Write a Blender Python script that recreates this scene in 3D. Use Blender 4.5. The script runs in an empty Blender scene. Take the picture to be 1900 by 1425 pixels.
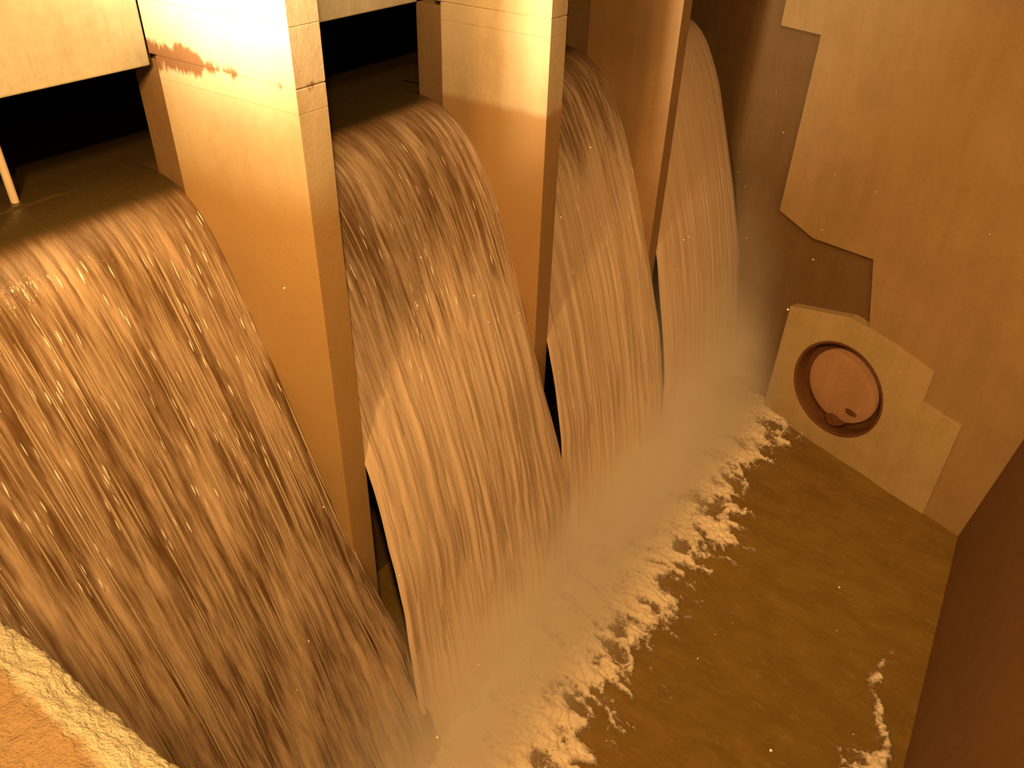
import bpy, bmesh, math
import numpy as np
from mathutils import Vector, Matrix

S = bpy.context.scene
COL = S.collection

# ------------------------------------------------------------------ camera
F, NAD, VY, PP = 1480.0, (880.0, 2800.0), (2150.0, -283.0), (950.0, 712.5)
dn = np.array([NAD[0]-PP[0], NAD[1]-PP[1], F]); dn /= np.linalg.norm(dn)
up = -dn
yy = np.array([VY[0]-PP[0], VY[1]-PP[1], F]); yy -= up*(yy@up); yy /= np.linalg.norm(yy)
xx = np.cross(yy, up)
R = np.array([xx, yy, up])
cd = bpy.data.cameras.new('camera'); cam = bpy.data.objects.new('camera', cd); COL.objects.link(cam)
cd.sensor_width = 36.0; cd.lens = 36.0*F/1900.0; cd.clip_start = 0.02; cd.clip_end = 300
M = Matrix.Identity(4)
for i in range(3):
    M[i][0] = R[i, 0]; M[i][1] = -R[i, 1]; M[i][2] = -R[i, 2]
M.translation = (0, 0, 15.0)
cam.matrix_world = M
S.camera = cam

# ------------------------------------------------------------------ world, lamps, exposure
w = bpy.data.worlds.new('night_sky'); S.world = w; w.use_nodes = True
bg = w.node_tree.nodes['Background']
bg.inputs[0].default_value = (1.0, 0.44, 0.12, 1); bg.inputs[1].default_value = 0.065
S.view_settings.view_transform = 'Standard'; S.view_settings.look = 'None'
S.view_settings.exposure = 0.0; S.view_settings.gamma = 1.0; S.view_settings.use_curve_mapping = False
SODIUM = (1.0, 0.53, 0.17)
S.cycles.volume_bounces = 3; S.cycles.max_bounces = 6; S.cycles.volume_step_rate = 2.0
def spot(name, loc, target, watts, size, blend, radius, color=SODIUM):
    l = bpy.data.lights.new(name, 'SPOT'); l.energy = watts; l.color = color
    l.spot_size = math.radians(size); l.spot_blend = blend; l.shadow_soft_size = radius
    o = bpy.data.objects.new(name, l); COL.objects.link(o); o.location = loc
    o.rotation_euler = (Vector(target)-Vector(loc)).to_track_quat('-Z', 'Y').to_euler()
    return o
spot('floodlight_pit', (-5.6, 1.2, 16.0), (-5.2, 11.0, 1.8), 3600, 125, 0.7, 0.35)
spot('floodlight_pier', (-6.55, 1.5, 14.7), (-7.75, 6.3, 15.0), 17000, 68, 1.0, 0.5, (1.0, 0.76, 0.44))
spot('street_lamp', (1.4, -1.5, 20.5), (-4.0, 14.8, 4.5), 11000, 100, 1.0, 0.2)
spot('wall_lamp', (2.9, 8.0, 17.5), (-2.0, 20.5, 4.0), 2500, 66, 0.8, 0.12)
spot('floodlight_bay', (-6.1, 7.4, 16.0), (-9.2, 11.0, 14.1), 1200, 76, 1.0, 0.3, (1.0, 0.66, 0.32))

# ------------------------------------------------------------------ helpers
rng = np.random.default_rng(7)
def tag(o, label=None, cat=None, group=None, kind=None):
    for k, v in (('label', label), ('category', cat), ('group', group), ('kind', kind)):
        if v: o[k] = v
    return o
def empty(name, loc):
    o = bpy.data.objects.new(name, None); o.location = loc; o.empty_display_size = .3; COL.objects.link(o); return o
def link(name, me, mat, parent=None, loc=(0, 0, 0), smooth=False):
    o = bpy.data.objects.new(name, me); COL.objects.link(o); o.location = loc
    if mat: me.materials.append(mat)
    if parent: o.parent = parent
    if smooth: me.polygons.foreach_set('use_smooth', [True]*len(me.polygons))
    return o
def bm_obj(name, bm, mat, parent=None, loc=(0, 0, 0), smooth=False):
    me = bpy.data.meshes.new(name); bmesh.ops.recalc_face_normals(bm, faces=bm.faces); bm.to_mesh(me); bm.free()
    return link(name, me, mat, parent, loc, smooth)
def box_bm(x0, x1, y0, y1, z0, z1, bev=0.0, seg=2):
    bm = bmesh.new()
    v = [bm.verts.new((x, y, z)) for z in (z0, z1) for y in (y0, y1) for x in (x0, x1)]
    for f in ((0, 2, 3, 1), (4, 5, 7, 6), (0, 1, 5, 4), (2, 6, 7, 3), (0, 4, 6, 2), (1, 3, 7, 5)):
        bm.faces.new([v[i] for i in f])
    if bev: bmesh.ops.bevel(bm, geom=bm.edges[:], offset=bev, segments=seg, affect='EDGES', profile=.5)
    return bm
def grid_mesh(name, P, uv=None):
    n, m = P.shape[:2]
    me = bpy.data.meshes.new(name)
    idx = np.arange(n*m).reshape(n, m)
    q = np.stack([idx[:-1, :-1], idx[1:, :-1], idx[1:, 1:], idx[:-1, 1:]], -1).reshape(-1, 4)
    me.vertices.add(n*m); me.vertices.foreach_set('co', P.reshape(-1).astype(np.float32))
    me.loops.add(q.size); me.loops.foreach_set('vertex_index', q.reshape(-1).astype(np.int32))
    me.polygons.add(len(q)); me.polygons.foreach_set('loop_start', (np.arange(len(q))*4).astype(np.int32))
    me.polygons.foreach_set('loop_total', np.full(len(q), 4, np.int32))
    if uv is not None:
        l = me.uv_layers.new(name='flow'); l.data.foreach_set('uv', uv.reshape(-1, 2)[q.reshape(-1)].reshape(-1).astype(np.float32))
    me.polygons.foreach_set('use_smooth', [True]*len(q))
    me.update(); me.validate()
    return me
def vnoise(x, y, seed=0):
    xi = np.floor(x).astype(np.int64); yi = np.floor(y).astype(np.int64)
    fx = x-xi; fy = y-yi; fx = fx*fx*fx*(fx*(fx*6-15)+10); fy = fy*fy*fy*(fy*(fy*6-15)+10)
    def h(a, b):
        n = (a*374761393+b*668265263+seed*1274126177) & 0x7fffffff
        n = ((n ^ (n >> 13))*1274126177) & 0x7fffffff
        return ((n ^ (n >> 16)) & 0xffff)/65535.0
    return (h(xi, yi)*(1-fx)+h(xi+1, yi)*fx)*(1-fy)+(h(xi, yi+1)*(1-fx)+h(xi+1, yi+1)*fx)*fy
def fbm(x, y, oct=4, seed=0, ridged=False):
    a, t, s = 1.0, 0.0, 0.0
    for k in range(oct):
        n = vnoise(x*2**k+k*17.3, y*2**k+k*9.1, seed+k)
        if ridged: n = 1-np.abs(2*n-1)
        t = t+a*n; s += a; a *= .5
    return t/s
def sstep(a, b, x):
    t = np.clip((x-a)/(b-a), 0, 1); return t*t*(3-2*t)

# ------------------------------------------------------------------ materials
class NT:
    def __init__(s, name):
        s.m = bpy.data.materials.new(name); s.m.use_nodes = True; s.t = s.m.node_tree; s.b = s.t.nodes['Principled BSDF']
        s.out = s.t.nodes['Material Output']
    def n(s, typ, **kw):
        nd = s.t.nodes.new(typ)
        for k, v in kw.items():
            if k.startswith('_'): setattr(nd, k[1:], v)
            else: nd.inputs[k].default_value = v
        return nd
    def l(s, a, b): s.t.links.new(a, b)
    def math(s, op, a, b=None, c=None, clamp=False):
        nd = s.t.nodes.new('ShaderNodeMath'); nd.operation = op; nd.use_clamp = clamp
        for i, v in enumerate((a, b, c)):
            if v is None: continue
            if hasattr(v, 'is_output'): s.l(v, nd.inputs[i])
            else: nd.inputs[i].default_value = v
        return nd.outputs[0]
    def rng(s, v, a, b, lo=0.0, hi=1.0):
        nd = s.t.nodes.new('ShaderNodeMapRange'); nd.interpolation_type = 'SMOOTHSTEP'
        s.l(v, nd.inputs[0])
        for i, q in enumerate((a, b, lo, hi)): nd.inputs[i+1].default_value = q
        return nd.outputs[0]
    def mix(s, f, a, b):
        nd = s.t.nodes.new('ShaderNodeMix'); nd.data_type = 'RGBA'
        if hasattr(f, 'is_output'): s.l(f, nd.inputs[0])
        else: nd.inputs[0].default_value = f
        for i, v in ((6, a), (7, b)):
            if hasattr(v, 'is_output'): s.l(v, nd.inputs[i])
            else: nd.inputs[i].default_value = (*v, 1)
        return nd.outputs[2]
    def vec(s, src, scale):
        nd = s.t.nodes.new('ShaderNodeVectorMath'); nd.operation = 'MULTIPLY'
        s.l(src, nd.inputs[0]); nd.inputs[1].default_value = scale; return nd.outputs[0]
    def noise(s, v, scale, detail=4, rough=.55, dist=0.0):
        nd = s.n('ShaderNodeTexNoise', Scale=scale, Detail=detail, Roughness=rough, Distortion=dist)
        s.l(v, nd.inputs['Vector']); return nd.outputs['Fac']
    def bump(s, h, strength, dist=.02):
        nd = s.n('ShaderNodeBump', Strength=strength, Distance=dist); s.l(h, nd.inputs['Height'])
        s.l(nd.outputs[0], s.b.inputs['Normal'])

def concrete(name, c0, c1, rough=.85, wet=None, wetc=(.2, .15, .09), boards=False, bump=.35, rust=False, pits=False, fine=1.0, soft=.09, edge=None):
    m = NT(name); pos = m.n('ShaderNodeNewGeometry').outputs['Position']
    n1 = m.noise(pos, .7, 5, .6); n2 = m.noise(pos, 9*fine, 4, .65); n3 = m.noise(m.vec(pos, (3, 3, .35)), 1.0, 4, .6)
    f = m.math('ADD', m.math('MULTIPLY', n1, .5), m.math('ADD', m.math('MULTIPLY', n2, .22), m.math('MULTIPLY', n3, .28)))
    col = m.mix(m.rng(f, .36, .64), c0, c1)
    h = m.math('ADD', n2, m.math('MULTIPLY', m.noise(pos, 40*fine, 3, .6), .5))
    if boards:
        bn = m.noise(m.vec(pos, (30, 30, 1.6)), 1.0, 3, .6)
        col = m.mix(m.rng(bn, .5, .75, 0, .3), col, tuple(.72*v for v in c0)); h = m.math('ADD', h, m.math('MULTIPLY', bn, .8))
    rgh = rough
    sep = m.n('ShaderNodeSeparateXYZ'); m.l(pos, sep.inputs[0])
    if wet is not None:
        z = m.math('ADD', sep.outputs[2], m.math('MULTIPLY', m.math('SUBTRACT', n3, .5), .12))
        wf = m.rng(z, wet+soft, wet-soft)
        col = m.mix(wf, col, m.mix(n1, wetc, tuple(1.35*v for v in wetc)))
        rv = m.math('SUBTRACT', rough, m.math('MULTIPLY', wf, .38)); m.l(rv, m.b.inputs['Roughness']); rgh = None
    if rust:
        dz = m.math('ABSOLUTE', m.math('SUBTRACT', sep.outputs[2], 12.47))
        wob = m.noise(m.vec(pos, (4.5, 4.5, 1.6)), 1.0, 5, .7)
        near = m.rng(sep.outputs[0], -7.6, -9.5, -.02, .30)
        k = m.math('SUBTRACT', m.math('ADD', wob, near), m.math('MULTIPLY', dz, 1.7))
        col = m.mix(m.rng(k, .46, .62, 0, .93), col, (.16, .07, .026))
    if pits:
        v = m.n('ShaderNodeTexVoronoi', Scale=16.0); m.l(pos, v.inputs['Vector'])
        pm = m.math('MULTIPLY', m.rng(v.outputs['Distance'], .22, .1), m.rng(m.noise(pos, 7, 2), .55, .66))
        col = m.mix(pm, col, (.16, .11, .06)); h = m.math('SUBTRACT', h, m.math('MULTIPLY', pm, 2))
    if edge is not None:
        ey = m.math('ADD', sep.outputs[1], m.math('MULTIPLY', m.math('SUBTRACT', m.noise(pos, 22, 5, .65), .5), .05))
        col = m.mix(m.rng(ey, edge+.012, edge-.012), col, m.mix(n2, (.25, .17, .085), (.34, .235, .125)))  # top coloured darker than the edge strip, painting in its weaker light
    m.l(col, m.b.inputs['Base Color'])
    if rgh is not None: m.b.inputs['Roughness'].default_value = rgh
    m.b.inputs['Specular IOR Level'].default_value = .35
    m.bump(h, bump, .015)
    return m.m

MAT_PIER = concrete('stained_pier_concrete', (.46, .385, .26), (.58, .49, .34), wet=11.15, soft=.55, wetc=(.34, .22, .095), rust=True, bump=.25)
MAT_PIER_SHADE = concrete('shade_toned_pier_concrete', (.25, .15, .065), (.31, .19, .085), rough=.55, bump=.25)  # shaded copy of the pier concrete, paints the far pier's shadow into its colour
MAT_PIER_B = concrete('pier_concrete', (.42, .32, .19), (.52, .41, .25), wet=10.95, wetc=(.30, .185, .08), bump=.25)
MAT_BEAM = concrete('beam_concrete', (.32, .29, .21), (.43, .395, .295), boards=True, bump=.4)
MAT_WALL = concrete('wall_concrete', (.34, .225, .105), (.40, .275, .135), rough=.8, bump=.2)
MAT_DAMP_SHADE = concrete('damp_shade_concrete', (.15, .088, .036), (.19, .115, .05), rough=.7, bump=.2)  # damp on the weir wall; on recess and wings the dark tone paints shade
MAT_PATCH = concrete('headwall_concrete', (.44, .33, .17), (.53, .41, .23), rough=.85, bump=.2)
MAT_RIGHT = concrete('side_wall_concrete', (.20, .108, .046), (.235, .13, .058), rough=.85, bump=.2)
MAT_PARAPET = concrete('parapet_concrete', (.42, .385, .27), (.52, .475, .34), rough=.9, bump=.9, pits=True, fine=4.0, edge=.252)
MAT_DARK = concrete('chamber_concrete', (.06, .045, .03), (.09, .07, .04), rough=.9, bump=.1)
MAT_RUST = concrete('rusty_steel', (.12, .05, .018), (.20, .085, .034), rough=.75, bump=.3)
MAT_DISC = concrete('cover_plate', (.42, .24, .14), (.52, .31, .19), rough=.7, bump=.15)
MAT_POLE = concrete('galvanised_rod', (.5, .42, .3), (.6, .5, .36), rough=.5, bump=.1)

def water_fall_mat(name, seed, aer0, aer1, amax):
    m = NT(name); uv = m.n('ShaderNodeUVMap', _uv_map='flow').outputs[0]
    sep = m.n('ShaderNodeSeparateXYZ'); m.l(uv, sep.inputs[0])
    off = m.n('ShaderNodeVectorMath', _operation='ADD'); m.l(uv, off.inputs[0]); off.inputs[1].default_value = (seed*31.7, seed*7.9, seed)
    p = off.outputs[0]
    a = m.noise(m.vec(p, (6.0, .42, 1)), 1.0, 3, .6)
    b = m.noise(m.vec(p, (19, 1.3, 1)), 1.0, 3, .6)
    c = m.noise(m.vec(p, (1.5, .4, 1)), 1.0, 4, .6)
    f = m.math('ADD', m.math('ADD', m.math('MULTIPLY', a, .42), m.math('MULTIPLY', b, .26)), m.math('MULTIPLY', c, .32))
    aer = m.rng(sep.outputs[1], aer0, aer1, 0.0, amax)
    k = m.math('ADD', f, aer)
    foam = m.rng(k, .40, .66)
    crest = m.rng(sep.outputs[1], 1.0, 1.9)
    foam = m.math('MULTIPLY', foam, m.math('ADD', m.math('MULTIPLY', crest, .85), .15))
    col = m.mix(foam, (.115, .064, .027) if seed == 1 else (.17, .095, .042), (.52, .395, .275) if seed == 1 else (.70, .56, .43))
    col = m.mix(m.rng(sep.outputs[1], 1.12 if seed == 1 else .95, 1.42 if seed == 1 else 1.28), (.045, .03, .01), col)  # dark start of the sheet paints in the beam's shadow above the crest
    m.l(col, m.b.inputs['Base Color'])
    m.l(m.math('ADD', m.rng(foam, .1, .9, .06, .4), m.rng(sep.outputs[1], 4, 9, 0, .25)), m.b.inputs['Roughness'])
    m.b.inputs['IOR'].default_value = 1.33; m.b.inputs['Specular IOR Level'].default_value = .9
    hb = m.math('ADD', m.math('MULTIPLY', a, .8), m.math('ADD', m.math('MULTIPLY', b, .5), m.math('MULTIPLY', m.noise(m.vec(p, (26, 5, 1)), 1.0, 4, .7), .6)))
    m.bump(hb, (.45, .32, .2, .12)[seed-1], .04)
    return m.m
def pool_mat():
    m = NT('pool_water'); pos = m.n('ShaderNodeNewGeometry').outputs['Position']
    n1 = m.noise(m.vec(pos, (.9, 1.6, 1)), 1.0, 5, .6, .4); n2 = m.noise(m.vec(pos, (3, 7, 1)), 1.0, 5, .65, .6)
    col = m.mix(m.rng(n1, .35, .7), (.215, .135, .028), (.26, .167, .04))
    col = m.mix(m.rng(n2, .52, .75, 0, .45), col, (.36, .26, .12))
    m.l(col, m.b.inputs['Base Color']); m.b.inputs['Roughness'].default_value = .45; m.b.inputs['IOR'].default_value = 1.33
    m.bump(m.math('ADD', n2, m.math('MULTIPLY', n1, .8)), .3, .06)
    return m.m
def reservoir_mat():
    m = NT('reservoir_water'); pos = m.n('ShaderNodeNewGeometry').outputs['Position']
    m.b.inputs['Base Color'].default_value = (.045, .03, .01, 1); m.b.inputs['Roughness'].default_value = .12; m.b.inputs['IOR'].default_value = 1.33
    m.bump(m.noise(m.vec(pos, (.8, 1.6, 1)), 1.0, 3), .15, .05)
    return m.m
def foam_mat():
    m = NT('foam'); pos = m.n('ShaderNodeNewGeometry').outputs['Position']
    sep = m.n('ShaderNodeSeparateXYZ'); m.l(m.n('ShaderNodeUVMap', _uv_map='flow').outputs[0], sep.inputs[0])
    h = sep.outputs[0]
    n = m.noise(m.vec(pos, (3.2, 6, 4)), 1.0, 6, .7, .6)
    k = m.math('ADD', n, m.rng(h, -.1, .3, -.14, .2))
    m.l(m.mix(m.rng(k, .36, .64), (.32, .225, .12), (.88, .78, .62)), m.b.inputs['Base Color'])
    m.b.inputs['Roughness'].default_value = .7
    al = m.math('ADD', h, m.math('MULTIPLY', m.math('SUBTRACT', m.noise(m.vec(pos, (6, 9, 5)), 1.0, 5, .72, 1.2), .5), 1.25))
    m.l(m.rng(al, -.10, .16), m.b.inputs['Alpha'])
    m.bump(n, .7, .05)
    return m.m
MAT_POOL, MAT_RES, MAT_FOAM = pool_mat(), reservoir_mat(), foam_mat()

# ------------------------------------------------------------------ end wall frame of reference
EA = np.array([-2.92, 20.83]); ED = np.array([0.93, -0.37]); ED = ED/np.linalg.norm(ED); EN = np.array([ED[1], -ED[0]])  # EN points to the pit
if EN[1] > 0: EN = -EN
def ep(d, z, e=0.0):      # e: depth behind the face
    p = EA+ED*d-EN*e
    return (p[0], p[1], z)
def epoly(pts, e0, e1, hole=None, nh=48):
    bm = bmesh.new()
    outer = [bm.verts.new(ep(d, z, e0)) for d, z in pts]
    edges = [bm.edges.new((outer[i], outer[(i+1) % len(outer)])) for i in range(len(outer))]
    if hole:
        cx, cz, r = hole
        inn = [bm.verts.new(ep(cx+r*math.cos(2*math.pi*i/nh), cz+r*math.sin(2*math.pi*i/nh), e0)) for i in range(nh)]
        edges += [bm.edges.new((inn[i], inn[(i+1) % nh])) for i in range(nh)]
    bmesh.ops.triangle_fill(bm, edges=edges, use_beauty=True, use_dissolve=False)
    ext = bmesh.ops.extrude_face_region(bm, geom=bm.faces[:])
    off = Vector((*(-EN*(e1-e0)), 0))
    bmesh.ops.translate(bm, vec=off, verts=[v for v in ext['geom'] if isinstance(v, bmesh.types.BMVert)])
    return bm

# ------------------------------------------------------------------ structure
RW0, RW1 = 2.35, 1.80                      # right wall x at y=0 and at the far corner, at the water
def rwx(y, z): return RW0+(RW1-RW0)*y/19.0+.085*z
bm = bmesh.new()
a = [bm.verts.new((rwx(y, z), y, z)) for z in (-1.5, 17) for y in (-2, 21.5)]
b = [bm.verts.new((rwx(y, z)+1.0, y, z)) for z in (-1.5, 17) for y in (-2, 21.5)]
for q in ((a[0], a[1], a[3], a[2]), (b[0], b[2], b[3], b[1]), (a[0], a[2], b[2], b[0]), (a[1], b[1], b[3], a[3]), (a[2], a[3], b[3], b[2]), (a[0], b[0], b[1], a[1])): bm.faces.new(q)
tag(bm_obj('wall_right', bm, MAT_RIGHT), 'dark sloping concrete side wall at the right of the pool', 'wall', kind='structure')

wall = empty('wall_end', (0, 0, 0)); tag(wall, 'tall tan concrete end wall behind the round pipe', 'wall', kind='structure')
bm_obj('recessed_wall', epoly([(-8, -1.5), (6.8, -1.5), (6.8, 17), (-8, 17)], 0.24, 1.1, hole=(.66, 2.06, 1.445)), MAT_DAMP_SHADE, wall)  # dark tone paints the shade into the recess
bm_obj('front_slab', epoly([(-3.85, 17), (-3.85, 10.85), (-2.6, 10.85), (-2.6, 6.25), (-1.35, 5.9), (.5, 6.05), (1.0, 4.15), (2.4, 3.95), (2.4, -1.5), (6.8, -1.5), (6.8, 17)], 0.0, .235), MAT_WALL, wall)
head = bm_obj('pipe_headwall', epoly([(-1.5, -1.5), (-1.46, 3.75), (.41, 4.3), (1.7, 4.22), (2.98, 4.0), (3.0, 3.09), (4.07, 3.02), (4.09, -1.5)], -.05, .235, hole=(.66, 2.06, 1.44)), MAT_PATCH, wall)
tag(head, 'paler concrete patch around the pipe mouth')

# weir walls under each bay, chamber behind
BAYS = [(.95, 6.3), (6.76, 11.55), (12.04, 16.74), (17.2, 22.4)]
DX = [0.0, .38, .42, .45]
tag(bm_obj('wall_weir', box_bm(-11.5, -9.75, -1, 24, -1.5, 10.55, .04), MAT_DAMP_SHADE), 'concrete weir wall hidden behind the falling water', 'wall', kind='structure')
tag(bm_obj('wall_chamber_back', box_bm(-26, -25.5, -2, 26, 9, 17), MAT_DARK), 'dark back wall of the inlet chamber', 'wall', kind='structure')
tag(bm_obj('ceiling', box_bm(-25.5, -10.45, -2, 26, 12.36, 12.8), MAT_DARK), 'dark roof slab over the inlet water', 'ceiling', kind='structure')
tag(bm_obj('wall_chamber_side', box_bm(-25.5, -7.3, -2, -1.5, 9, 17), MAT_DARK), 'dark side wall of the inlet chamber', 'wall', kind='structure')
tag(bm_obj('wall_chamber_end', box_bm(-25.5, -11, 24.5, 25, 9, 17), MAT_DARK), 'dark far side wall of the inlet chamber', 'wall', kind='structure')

# parapet at the camera's feet
def parapet():
    bm = bmesh.new()
    # profile (y,z): near wall face, chamfer, top
    prof = [(.35, -1.5), (.35, 12.0), (.345, 13.30), (.338, 13.52), (.328, 13.548), (.310, 13.566), (.292, 13.580), (.272, 13.592), (.252, 13.600), (.236, 13.605), (.18, 13.61), (.12, 13.615), (.05, 13.62), (-.1, 13.63), (-.3, 13.64)]
    xs = np.concatenate([np.linspace(-12, -2.2, 14), np.linspace(-2.1, -.3, 320), np.linspace(-.2, 2.0, 6)])
    ys = np.array([p[0] for p in prof]); zs = np.array([p[1] for p in prof])
    t = np.arange(len(prof))
    tt = np.concatenate([np.array([0, 1, 2.0]), np.linspace(2.2, 11.8, 58), np.array([12.4, 13, 14])])
    Y = np.interp(tt, t, ys); Z = np.interp(tt, t, zs)
    X, Yg = np.meshgrid(xs, Y, indexing='ij'); _, Zg = np.meshgrid(xs, Z, indexing='ij')
    fine = sstep(2.0, 2.8, tt)*(1-sstep(12, 12.6, tt))
    d = (fbm(X*14, (Yg-Zg)*14, 4, 3)-.5)*.022*fine+(fbm(X*60, (Yg-Zg)*60, 2, 9)-.5)*.007*fine
    Yg = Yg+d*.8; Zg = Zg+d*.5
    return grid_mesh('wall_near', np.stack([X, Yg, Zg], -1))
tag(link('wall_near', parapet(), MAT_PARAPET), 'rough pale concrete parapet in the bottom left corner', 'parapet', kind='structure')

# ------------------------------------------------------------------ piers
PIERS = [(6.3, .47, -9.57, -7.08, -10.2, 'brightly lit concrete pier with rust stain at its joint, nearest the parapet'),
         (11.55, .49, -9.15, -6.95, -9.75, 'middle concrete pier with amber lit top between second and third waterfalls'),
         (16.74, .46, -9.10, -6.95, -9.70, 'dim brown concrete pier, farthest from the camera, beside the last waterfall')]
for (y, th, xl, xr, xb, lab) in PIERS:
    mp_ = MAT_PIER if y < 7 else MAT_PIER_B if y < 14 else MAT_PIER_SHADE
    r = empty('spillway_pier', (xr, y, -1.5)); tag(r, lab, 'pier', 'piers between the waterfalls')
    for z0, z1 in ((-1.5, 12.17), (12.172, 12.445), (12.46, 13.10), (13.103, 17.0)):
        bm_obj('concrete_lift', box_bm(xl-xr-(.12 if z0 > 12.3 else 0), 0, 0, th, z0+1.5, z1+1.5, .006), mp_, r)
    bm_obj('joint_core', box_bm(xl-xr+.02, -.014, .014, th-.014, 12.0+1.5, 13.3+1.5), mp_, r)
    bm_obj('gate_slot_wing', box_bm(xb-xr, xl-xr+.05, .07, th-.07, 8.0+1.5, 12.37+1.5, .012), MAT_DAMP_SHADE, r)  # dark colour stands in for the beam's shadow on the wing

# beams across the openings
BL = ['pale lit concrete beam above the nearest inlet, left of the brightest pier', 'amber lit concrete beam over the second inlet behind the brightest pier',
      'dim concrete beam above the third inlet at the top of the frame', 'darkest concrete beam above the last inlet beside the end wall']
for i, (y0, y1) in enumerate(BAYS):
    dx = (0, .05, .3, .3)[i]
    r = empty('lintel_beam', (-10.05+dx, (y0+y1)/2, 12.31)); tag(r, BL[i], 'beam', 'beams across the inlets')
    hl = (y1-y0)/2-.005
    zb = (0, .08, .1, .1)[i]
    bm_obj('beam_face', box_bm(-.35, .35, -hl, hl, zb, 1.0, .02), MAT_BEAM, r)
    bm_obj('upper_wall', box_bm(-.35, .32, -hl, hl, 1.006, 4.7, .012), MAT_BEAM, r)

# ------------------------------------------------------------------ water in the inlets and the pool
def plane_grid(x0, x1, y0, y1, n, m):
    X, Y = np.meshgrid(np.linspace(x0, x1, n), np.linspace(y0, y1, m), indexing='ij'); return X, Y
X, Y = plane_grid(-25.4, -9.8, -1.4, 24.4, 60, 90)
Z = 10.83+(fbm(X*.8, Y*.8, 3, 5)-.5)*.02-.30*sstep(-10.3, -10.05, X)*(Y < 6.6)
tag(link('reservoir_water', grid_mesh('reservoir_water', np.stack([X, Y, Z], -1)), MAT_RES), 'dark still water inside the inlet openings behind the falls', 'water', kind='stuff')
X, Y = plane_grid(-9.7, 2.4, .34, 23, 320, 560)
pool_z = lambda X, Y: (fbm(X*1.1, Y*1.7, 4, 21)-.5)*.10*(.5+.5*sstep(1.5, -4, X))
Z = pool_z(X, Y)
tag(link('pool_water', grid_mesh('pool_water', np.stack([X, Y, Z], -1)), MAT_POOL), 'olive brown pool water at the foot of the waterfalls', 'water', kind='stuff')

# waterfalls
PROF_A = [(-10.9, 10.84), (-10.3, 10.84), (-9.85, 10.80), (-9.5, 10.62), (-9.16, 10.25), (-8.62, 9.05), (-8.05, 7.70), (-7.46, 6.15), (-6.80, 4.15), (-6.24, 2.35), (-5.62, 0), (-5.5, -.5)]
PROF_B = [(-10.5, 10.86), (-9.9, 10.86), (-9.4, 10.82), (-9.0, 10.68), (-8.55, 10.32), (-7.97, 9.30), (-7.42, 7.85), (-6.9, 6.35), (-6.36, 4.3), (-6.02, 2.5), (-5.68, 0), (-5.6, -.5)]
def smooth_prof(pr, n):
    pr = np.array(pr); t = np.concatenate([[0], np.cumsum(np.linalg.norm(np.diff(pr, axis=0), axis=1))])
    tt = np.linspace(0, t[-1], n)
    x = np.interp(tt, t, pr[:, 0]); z = np.interp(tt, t, pr[:, 1])
    k = np.hanning(int(n*.12)//2*2+1); k /= k.sum(); h = len(k)//2
    def sm(a):
        p = np.concatenate([2*a[0]-a[h:0:-1], a, 2*a[-1]-a[-2:-h-2:-1]]); return np.convolve(p, k, 'valid')
    x, z = sm(x), sm(z)
    s = np.concatenate([[0], np.cumsum(np.hypot(np.diff(x), np.diff(z)))])
    return x, z, s
def strands(P, s, count, seed, ln=(.5, 2.4), sr=(1.9, 10.5), wr=(.008, .022), fo=(.0, .03)):
    g = np.random.default_rng(seed); n, m = P.shape[:2]; ds = s[-1]/(n-1); V = []; Fc = []
    for k in range(count):
        L = max(4, int(g.uniform(*ln)/ds)); i0 = int(g.uniform(*sr)/ds); j = g.uniform(2, m-3); off = g.uniform(*fo); wd = g.uniform(*wr)
        dj = g.normal(0, .25)
        st = max(1, L//7); rows = list(range(i0, min(n-2, i0+L), st))
        if len(rows) < 3: continue
        b0 = len(V)
        for q, i in enumerate(rows):
            t = q/(len(rows)-1); jj = min(max(j+dj*t, 1), m-2); a = int(jj); f = jj-a
            p = P[i, a]*(1-f)+P[i, a+1]*f; tg = P[i+1, a]-P[i-1, a]; tg = tg/np.linalg.norm(tg); nn = np.array([-tg[2], 0, tg[0]])
            w_ = wd*math.sin(math.pi*(.06+.88*t)); c = p+nn*off
            V += [c+np.array([0, -w_, 0]), c+nn*w_, c+np.array([0, w_, 0]), c-nn*w_]
            if q:
                a0 = b0+4*(q-1)
                Fc += [(a0+e, a0+(e+1) % 4, a0+4+(e+1) % 4, a0+4+e) for e in range(4)]
    me = bpy.data.meshes.new('water_strands'); me.from_pydata([tuple(v) for v in V], [], Fc)
    me.polygons.foreach_set('use_smooth', [True]*len(me.polygons)); me.update()
    return me
_ms = NT('water_strand'); _ms.b.inputs['Base Color'].default_value = (.44, .335, .225, 1); _ms.b.inputs['Roughness'].default_value = .12
MAT_STRAND = _ms.m
_mg = NT('painted_glint'); _mg.b.inputs['Base Color'].default_value = (.95, .93, .88, 1); _mg.b.inputs['Roughness'].default_value = .05; MAT_GLINT = _mg.m  # opaque white base colour, paints highlights onto the falls
FALL = [('streaky brown waterfall, nearest the parapet, with bright glints on its crest', PROF_A, 2.5, 14.0, .06),
        ('second waterfall between the brightest pier and the middle pier, pale lower half', PROF_B, 3.0, 7.5, .27),
        ('third narrow looking waterfall between the middle pier and the dim pier', PROF_B, 2.2, 6.0, .33),
        ('farthest hazy waterfall beside the end wall with the round pipe', PROF_B, .9, 3.0, .40)]
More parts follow.
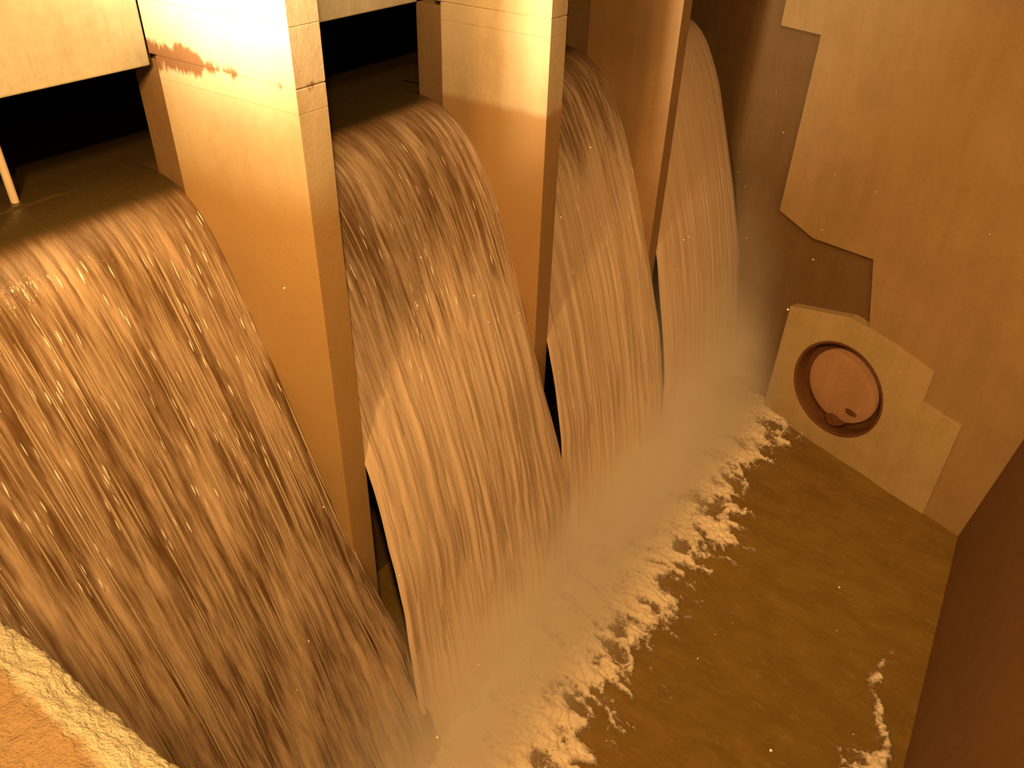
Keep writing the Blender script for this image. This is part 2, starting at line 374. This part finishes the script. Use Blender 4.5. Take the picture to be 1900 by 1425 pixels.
for i, ((y0, y1), (lab, pr, a0, a1, am)) in enumerate(zip(BAYS, FALL)):
    n, m = (230, 330) if i == 0 else (210, 230)
    px, pz, s = smooth_prof(pr, n)
    tx = np.gradient(px, s); tz = np.gradient(pz, s); nx, nz = -tz, tx
    yv = np.linspace(y0-.01, y1+.01, m)
    Sg, Yg = np.meshgrid(s, yv, indexing='ij')
    amp = sstep(1.2, 3.0, Sg)*.55+sstep(3, 11, Sg)*.9+.03
    sd = 40+i*13
    d = (fbm(Yg*4.5, Sg*.16, 3, sd)-.5)*.10+(fbm(Yg*11, Sg*.8, 3, sd+5)-.5)*.045+(fbm(Yg*.8, Sg*.3, 2, sd+9)-.5)*.14
    edge = np.minimum(Yg-y0, y1-Yg)
    d = d*(1, .85, .6, .4)[i]
    d = d*amp-.05*np.exp(-np.clip(edge, 0, 9)/.10)*sstep(3, 6, Sg)
    yw = Yg+(fbm(Yg*2, Sg*.25, 3, sd+3)-.5)*.06*amp
    yw = yw+np.sign(yv[None, :].repeat(n, 0)-(y0+y1)/2)*.36*sstep(6.2, 11.5, Sg)*np.exp(-np.clip(edge, 0, 9)/.8)*(.6+.6*fbm(Sg*.9, Sg*0, 2, sd))
    P = np.stack([px[:, None]+d*nx[:, None], yw, pz[:, None]+d*nz[:, None]], -1)
    base = np.array([px[-1], (y0+y1)/2, 0.0])
    r = empty('waterfall', tuple(base)); tag(r, lab, 'waterfall', 'waterfalls over the weir')
    me = grid_mesh('water_sheet', P-base, np.stack([Yg-y0, Sg], -1))
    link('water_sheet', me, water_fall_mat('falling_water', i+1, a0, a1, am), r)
    if i < 3: link('water_strands', strands(P-base, s, (420, 160, 60, 0)[i], 300+i), MAT_STRAND, r)['kind'] = 'stuff'
    if i < 3: link('painted_glints', strands(P-base, s, (150, 60, 15)[i], 500+i, (.05, .22), (1.7, 5.6), (.004, .011), (.02, .06)), MAT_GLINT, r)['kind'] = 'stuff'  # white slivers laid on the sheet as painted highlights

# foam along the foot of the falls
def foam():
    x = np.arange(-6.3, 2.3, .026); y = np.arange(.6, 22.3, .032)
    X, Y = np.meshgrid(x, y, indexing='ij')
    reach = -2.7+(fbm(Y*.5, Y*0, 3, 70)-.5)*1.9-.35*sstep(14, 20, Y)
    ed = (reach-X)                                            # >0 inside the foam belt
    wx = fbm(X*.9, Y*.9, 3, 3)*1.6; wy = fbm(X*.9+9, Y*.9, 3, 4)*1.6
    lump = fbm(X*1.5+Y*.5+wx, Y*2.8+wy, 5, 81)
    rid = fbm(X*1.7+Y*.9+wx, Y*3.4+wy, 5, 91, ridged=True)
    body = sstep(-.6, 1.5, ed)
    h = -.40+body*.60+((lump-.5)*.75+(rid-.58)*.75)*(1-.55*sstep(.7, 2.0, ed))
    h = np.where(ed > -.6, h, h-.5*(-.6-ed))
    # thin foam streak by the side wall
    cx = 1.35+.25*np.sin(Y*1.3)+(fbm(Y*1.1, Y*0, 3, 33)-.5)*.5
    st = np.exp(-((X-cx)/.17)**2)*sstep(15.4, 13.0, Y)*(.35+.9*fbm(X*2, Y*1.6, 3, 55))*sstep(9.5, 11, Y)+np.exp(-((X-1.25)/.5)**2)*sstep(11.8, 11.0, Y)*sstep(9.5, 10.4, Y)*.9
    h = np.maximum(h, -.42+st*.55+(rid-.55)*.65)
    fine = fbm(X*5+Y*2.5+wx*3, Y*10+wy*3, 4, 111, ridged=True)-.55
    h = h+fine*.22
    keep = (h > -.42)
    z = pool_z(X, Y)+.012+.17*np.tanh(np.clip(h, 0, None)/.25)*(1+1.1*fine)
    me = grid_mesh('foam', np.stack([X, Y, z], -1), np.stack([h, ed], -1))
    n, m = X.shape
    q = (keep[:-1, :-1] | keep[1:, :-1] | keep[1:, 1:] | keep[:-1, 1:]).reshape(-1)
    bm = bmesh.new(); bm.from_mesh(me); bm.faces.ensure_lookup_table()
    bmesh.ops.delete(bm, geom=[bm.faces[i] for i in np.nonzero(~q)[0]], context='FACES')
    bm.to_mesh(me); bm.free()
    return me
tag(link('foam', foam(), MAT_FOAM), 'churning tan foam along the foot of the waterfalls', 'foam', kind='stuff')

# ------------------------------------------------------------------ pipe in the end wall
pc = ep(.66, 2.06, 0)
pipe = empty('drain_pipe', pc); tag(pipe, 'round rusty pipe mouth closed by a pinkish plate, low in the end wall', 'pipe')
def ring_prof(prof, nseg=64):      # prof: (radius, depth)
    bm = bmesh.new(); rows = []
    for r_, e in prof:
        rows.append([bm.verts.new((ED[0]*r_*math.cos(a)-EN[0]*e, ED[1]*r_*math.cos(a)-EN[1]*e, r_*math.sin(a))) for a in np.linspace(0, 2*math.pi, nseg, endpoint=False)])
    for j in range(len(rows)-1):
        for i in range(nseg): bm.faces.new((rows[j][i], rows[j][(i+1) % nseg], rows[j+1][(i+1) % nseg], rows[j+1][i]))
    return bm
bm_obj('pipe_wall', ring_prof([(1.445, -.04), (1.435, -.07), (1.39, -.07), (1.36, -.04), (1.34, .42), (.95, .43), (.95, .5), (1.445, .5), (1.445, -.04)]), MAT_RUST, pipe, smooth=False)
bm = ring_prof([(1.10, .42), (1.125, .27), (1.115, .235), (1.08, .22), (.6, .205), (.02, .2)]); bm_obj('cover_plate', bm, MAT_DISC, pipe, smooth=True)
def blob(d, z, rd, rz, e0, e1, mat, name, rough=1.0):
    bm = bmesh.new(); n = 20
    ra = [1+rough*(.16*math.sin(3*a+1)+.1*math.sin(5*a)) for a in np.linspace(0, 2*math.pi, n, endpoint=False)]
    f = [bm.verts.new((ED[0]*(d+rd*ra[i]*math.cos(a))-EN[0]*e0, ED[1]*(d+rd*ra[i]*math.cos(a))-EN[1]*e0, z+rz*ra[i]*math.sin(a))) for i, a in enumerate(np.linspace(0, 2*math.pi, n, endpoint=False))]
    k = [bm.verts.new((ED[0]*(d+1.15*rd*ra[i]*math.cos(a))-EN[0]*e1, ED[1]*(d+1.15*rd*ra[i]*math.cos(a))-EN[1]*e1, z+1.15*rz*ra[i]*math.sin(a))) for i, a in enumerate(np.linspace(0, 2*math.pi, n, endpoint=False))]
    bm.faces.new(f)
    for i in range(n): bm.faces.new((f[i], f[(i+1) % n], k[(i+1) % n], k[i]))
    return bm_obj(name, bm, mat, pipe)
blob(.48, -.62, .17, .085, .195, .21, MAT_RUST, 'drain_hole', .25)
blob(.12, -1.10, .24, .12, .05, .30, MAT_RUST, 'debris_lump')

# ------------------------------------------------------------------ rod in the first inlet
rod = bmesh.new()
bmesh.ops.create_cone(rod, cap_ends=True, segments=14, radius1=.05, radius2=.05, depth=1.9, matrix=Matrix.Translation((0, 0, .95)))
bmesh.ops.create_cone(rod, cap_ends=True, segments=14, radius1=.03, radius2=.05, depth=.12, matrix=Matrix.Translation((0, 0, -.06)))
o = bm_obj('gauge_rod', rod, MAT_POLE, None, (-10.55, 4.52, 10.83)); tag(o, 'thin pale rod standing in the dark inlet water at the left edge', 'rod')

# ------------------------------------------------------------------ spray and mist
bm = bmesh.new()
for k in range(70):
    y = rng.uniform(3, 20); z = rng.uniform(1, 11); x = rng.uniform(-6.9, -4.2) if k % 3 else rng.uniform(-4, 1)
    bmesh.ops.create_icosphere(bm, subdivisions=1, radius=rng.uniform(.007, .016), matrix=Matrix.Translation((x, y, z)))
mm = NT('droplet'); mm.b.inputs['Base Color'].default_value = (.85, .8, .7, 1); mm.b.inputs['Roughness'].default_value = .2
tag(bm_obj('spray_droplets', bm, mm.m), 'tiny bright spray droplets drifting before the piers and walls', 'spray', kind='stuff')

def mist():
    m = NT('mist'); t = m.t; t.nodes.remove(m.b)
    vol = m.n('ShaderNodeVolumePrincipled'); vol.inputs['Color'].default_value = (.99, .97, .93, 1); vol.inputs['Anisotropy'].default_value = -.2
    pos = m.n('ShaderNodeNewGeometry').outputs['Position']
    sep = m.n('ShaderNodeSeparateXYZ'); m.l(pos, sep.inputs[0])
    x, y, z = sep.outputs
    cx = m.math('ADD', m.math('MULTIPLY', z, -.12), -5.1)
    dx = m.math('DIVIDE', m.math('SUBTRACT', x, cx), m.math('ADD', m.math('MULTIPLY', z, .02), .8))
    g = m.math('EXPONENT', m.math('MULTIPLY', m.math('MULTIPLY', dx, dx), -1.0))
    hz = m.math('MULTIPLY', m.math('EXPONENT', m.math('MULTIPLY', z, -.55)), m.rng(z, 4.3, 2.0))
    nz = m.rng(m.noise(pos, .7, 3, .6), .25, .75, .45, 1.4)
    yf = m.rng(y, 4.0, 8.0, .25, 1.0)
    d = m.math('MULTIPLY', m.math('MULTIPLY', m.math('MULTIPLY', g, hz), m.math('MULTIPLY', nz, yf)), 1.6)
    far = m.math('MULTIPLY', m.math('MULTIPLY', m.rng(y, 10.0, 19.0), m.rng(z, 8.0, 3.0)), m.math('MULTIPLY', nz, .16))
    d = m.math('ADD', d, m.math('MULTIPLY', far, g))
    m.l(d, vol.inputs['Density'])
    m.l(vol.outputs[0], m.out.inputs['Volume'])
    return m.m
bm = bmesh.new()
mp = [(-6.7, .02), (-5.0, .02), (-2.9, .02), (-3.1, .7), (-3.7, 1.7), (-4.5, 2.9), (-5.3, 3.9), (-6.3, 4.6), (-6.9, 4.4)]
rows = []
for t in np.linspace(0, 1, 24):
    rows.append([bm.verts.new((x+.12*math.sin(9*t+z*2), .6+t*(ep(0, 0)[1]-(x-ep(0, 0)[0])*.398-.65), z*(1+.1*math.sin(23*t+x)+.9*max(0, min(1, (t-.45)/.4))))) for x, z in mp])
for p_, q_ in zip(rows[:-1], rows[1:]):
    for i in range(len(mp)): bm.faces.new((p_[i], p_[(i+1) % len(mp)], q_[(i+1) % len(mp)], q_[i]))
bm.faces.new(rows[0]); bm.faces.new(rows[-1])
tag(bm_obj('mist', bm, mist()), 'soft glowing mist rising where the falls strike the pool', 'mist', kind='stuff')
